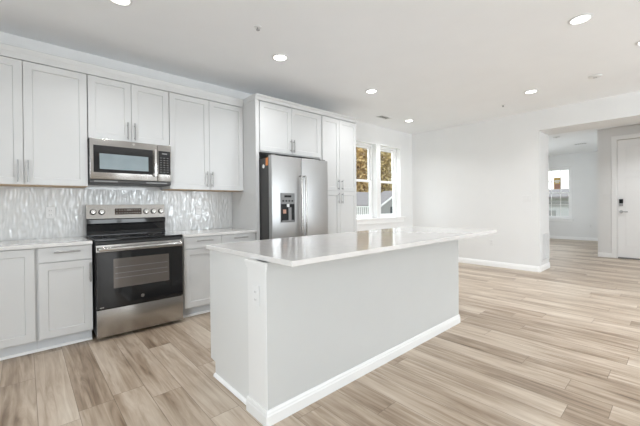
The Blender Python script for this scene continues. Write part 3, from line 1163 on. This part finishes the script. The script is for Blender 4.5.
# ------------------------------------------------------------------ island
IX0, IX1 = 0.978, 3.285      # body ends
IY0, IY1 = 1.530, 2.312      # seating side, cabinet side
IT = 0.930
isl = thing('kitchen_island', 'long white and grey kitchen island with pilaster corner in the foreground', 'kitchen island', ((IX0 + IX1) / 2, 1.9, 0))
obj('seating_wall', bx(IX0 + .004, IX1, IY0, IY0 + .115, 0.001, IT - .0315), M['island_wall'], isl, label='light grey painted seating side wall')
obj('cabinet_body', bx(1.03, IX1 - .02, IY0 + .116, IY1 - .02, 0.105, IT - .0315), M['island_white'], isl)
obj('toe_kick', bx(1.03, IX1 - .02, IY0 + .116, IY1 - .09, 0.001, 0.104), M['toe'], isl)
nd = 5
for i in range(nd):
    a = 1.035 + (IX1 - .025 - 1.035) * i / nd
    b = 1.035 + (IX1 - .025 - 1.035) * (i + 1) / nd
    bm = shaker(-b + .002, -a - .002, .118, IT - .045, -IY1)
    bm.transform(Matrix.Rotation(PI, 4, 'Z'))
    dd = obj('door', bm, M['island_white'], isl)
# end panel with a toe notch at the cabinet side
bm = bmesh.new()
prism(bm, [(IY0 + .19, .001), (IY1 - .075, .001), (IY1 - .075, .100), (IY1, .106), (IY1, IT - .0315), (IY0 + .19, IT - .0315)], 'X', 1.0, 1.029)
obj('end_panel', bm, M['island_white'], isl)
obj('far_end_panel', bx(IX1 - .019, IX1, IY0 + .116, IY1, 0.001, IT - .0315), M['island_white'], isl)
# pilaster: end of the seating wall boxed in white
PY1 = IY0 + .200
obj('pilaster', bx(IX0, IX0 + .06, IY0 - .0005 + .0025, PY1, 0.001, IT - .0315, .0015), M['island_trim'], isl, label='white corner pilaster')
bm = bmesh.new()
# stepped cap under the worktop, round the pilaster and along the seating side
for h0, h1, o in ((.848, .862, .005), (.8625, .880, .010), (.8805, IT - .0318, .015)):
    box(bm, IX0 - o, IX0 + .002, IY0 - o, PY1 + o * .6, h0, h1, .0008)
obj('cap_moulding', bm, M['island_trim'], isl)
bm = bmesh.new()
for h0, h1, o in ((.848, .862, .005), (.8625, .880, .010), (.8805, IT - .0318, .015)):
    box(bm, IX0 + .0022, IX1, IY0 - o, IY0 - .0002, h0, h1, .0015)
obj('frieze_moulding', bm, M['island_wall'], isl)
bm = bmesh.new()
H, T = .083, .016
pf = base_profile(H, T)
sweep(bm, [(IX0, PY1 + .004), (IX0, IY0), (IX1, IY0)], [(-1, 0), (-1, -1), (0, -1)], pf)
obj('baseboard', bm, M['island_trim'], isl)
bm = bmesh.new()
prism(bm, [(1.0, .001), (.984, .001), (.986, .012), (.992, .019), (1.0, .022)], 'Y', PY1 + .006, IY1 - .072)
obj('shoe_moulding', bm, M['trim'], isl)
t = outlet((IX0, 1.628, 0.70), '-x', 'white socket plate on the island pilaster')


def worktop_slab():
    bm = bmesh.new()
    prism(bm, [(1.002, 1.322), (3.745, 1.322), (3.745, 2.335), (0.980, 2.335)], 'Z', IT - .031, IT)
    bmesh.ops.bevel(bm, geom=list(bm.edges), offset=.004, segments=3, profile=.5, affect='EDGES')
    return bm


# worktop
tag(obj('island_worktop', worktop_slab(), M['quartz']),
    'large white quartz worktop covering the kitchen island', 'worktop', 'quartz worktops')

# ------------------------------------------------------------------ windows behind the camera
for nm, a0, a1, z0, z1, m in (('window_4', 1.45, 3.15, .05, 2.2, 2), ('window_5', 4.25, 6.15, .65, 2.35, 3)):
    bm = bmesh.new()
    y0, y1 = YBACK - .12, YBACK - .04
    box(bm, a0, a0 + .07, y0, y1, z0, z1)
    box(bm, a1 - .07, a1, y0, y1, z0, z1)
    box(bm, a0 + .07, a1 - .07, y0, y1, z1 - .07, z1)
    box(bm, a0 + .07, a1 - .07, y0, y1, z0, z0 + .07)
    for k in range(1, m):
        c = a0 + (a1 - a0) * k / m
        box(bm, c - .045, c + .045, y0, y1, z0 + .07, z1 - .07)
    struct(nm, bm, M['trim'])

# ------------------------------------------------------------------ outdoors
bm = bmesh.new()
box(bm, -30, 70, YK + .3, 90, -2.3, -2.2)
box(bm, XB + .4, 70, -40, YK + .3, -2.3, -2.2)
struct('ground', bm, M['grass'])

random.seed(11)


def tree(x, y, h, rad, leafmat, lab, n=3200, z0=-2.2):
    t = thing('autumn_tree', lab, 'tree', (x, y, z0), 'autumn trees outside the kitchen windows')
    bm = bmesh.new()
    cyl(bm, (x, y, z0), (x + .1, y, z0 + h * .55), .20, 12, .13)
    cyl(bm, (x + .1, y, z0 + h * .54), (x - .1, y + .1, z0 + h * .95), .13, 10, .03)
    for i in range(7):
        a = random.uniform(0, 2 * PI)
        zz = z0 + h * random.uniform(.3, .75)
        cyl(bm, (x + .07, y, zz), (x + rad * .7 * math.cos(a), y + rad * .7 * math.sin(a), zz + rad * .6), .06, 8, .015)
    obj('trunk', bm, M['bark'], t)
    bm = bmesh.new()
    for i in range(n):
        while True:
            p = Vector((random.uniform(-1, 1), random.uniform(-1, 1), random.uniform(-1, 1)))
            if .25 < p.length < 1:
                break
        c = Vector((x, y, z0 + h * .60)) + Vector((p.x * rad, p.y * rad, p.z * h * .45))
        s = random.uniform(.14, .30)
        q = Matrix.Rotation(random.uniform(0, PI), 3, Vector((random.uniform(-1, 1), random.uniform(-1, 1), random.uniform(-1, 1))).normalized())
        vs = [bm.verts.new(c + q @ Vector(v)) for v in ((-s, 0, 0), (0, -s * .6, .03), (s, 0, 0), (0, s * .6, .03))]
        bm.faces.new(vs)
    obj('foliage', bm, leafmat, t)


tree(29.0, 25.5, 11.0, 2.0, M['leaf'], 'brown autumn tree seen through the left kitchen window')
tree(34.0, 25.5, 11.5, 2.2, M['leaf_green'], 'brown and yellow autumn tree seen through the right kitchen window')
tree(37.2, 32.0, 13.0, 2.4, M['leaf'], 'autumn tree farther back behind the left kitchen window tree')
tree(43.5, 33.0, 13.0, 2.6, M['leaf'], 'autumn tree farther back behind the right kitchen window tree')

# neighbouring house beyond the kitchen windows
hs = thing('neighbouring_house', 'white neighbouring house with grey roof beyond the kitchen windows', 'house', (23, 19, -2.2))
obj('house_wall', bx(16.6, 28, 17.2, 21.0, -2.2, 1.20), M['siding'], hs)
bm = bmesh.new()
prism(bm, [(16.85, 1.12), (19.1, 2.26), (21.35, 1.12), (21.35, 1.22), (19.1, 2.38), (16.85, 1.22)], 'X', 16.3, 28.3)
obj('roof', bm, M['shingle'], hs)
bm = bmesh.new()
prism(bm, [(21.0, -2.2), (25.4, -2.2), (25.4, 1.15), (23.2, 2.2), (21.0, 1.15)], 'Y', 16.0, 17.25)
gw = obj('gable_wall', bm, M['siding'], hs)
bm = bmesh.new()
for s in (-1, 1):
    prism(bm, [(23.2, 2.24), (23.2 + s * 2.5, 1.05), (23.2 + s * 2.5, 1.19), (23.2, 2.40)], 'Y', 15.75, 15.81)
obj('gable_rake', bm, M['trim'], hs)
bm = bmesh.new()
for s in (-1, 1):
    prism(bm, [(23.2, 2.25), (23.2 + s * 2.5, 1.06), (23.2 + s * 2.5, 1.20), (23.2, 2.41)], 'Y', 15.81, 17.4)
obj('gable_roof', bm, M['shingle'], hs)
fw = obj('window', bx(22.25, 22.75, 15.97, 15.999, .3, 1.05), M['house_glass'], hs)
bm = bmesh.new()
for i in range(12):
    x = 17.3 + i * .22
    box(bm, x, x + .07, 15.4, 15.46, .2, 1.05)
box(bm, 17.2, 20.0, 15.38, 15.48, 1.05, 1.14)
box(bm, 17.2, 20.0, 15.38, 15.48, .12, .2)
box(bm, 17.2, 20.0, 15.4, 17.2, 0.02, .12)
box(bm, 17.2, 17.35, 15.4, 15.55, -2.2, .02)
box(bm, 19.8, 19.95, 15.4, 15.55, -2.2, .02)
obj('porch_railing', bm, M['trim'], hs)

# house opposite the far room window
h2 = thing('garage_house', 'pale house with white garage door beyond the far room window', 'house', (26, 6, -2.2))
obj('house_wall', bx(25, 33, -2, 14, -2.2, 1.55), M['siding_grey'], h2)
bm = bmesh.new()
prism(bm, [(24.5, 1.5), (29, 2.1), (33.5, 1.5), (33.5, 1.62), (29, 2.25), (24.5, 1.62)], 'Y', -2.4, 14.4)
obj('roof', bm, M['shingle'], h2)
obj('garage_door', bx(24.93, 24.99, 5.35, 8.6, -2.2, .75, .01), M['siding'], h2)
obj('trim_band', bx(24.9, 24.99, -2, 14, 1.05, 1.25), M['siding'], h2)
obj('window', bx(24.95, 24.99, 4.75, 5.05, -.3, .4), M['house_glass'], h2)
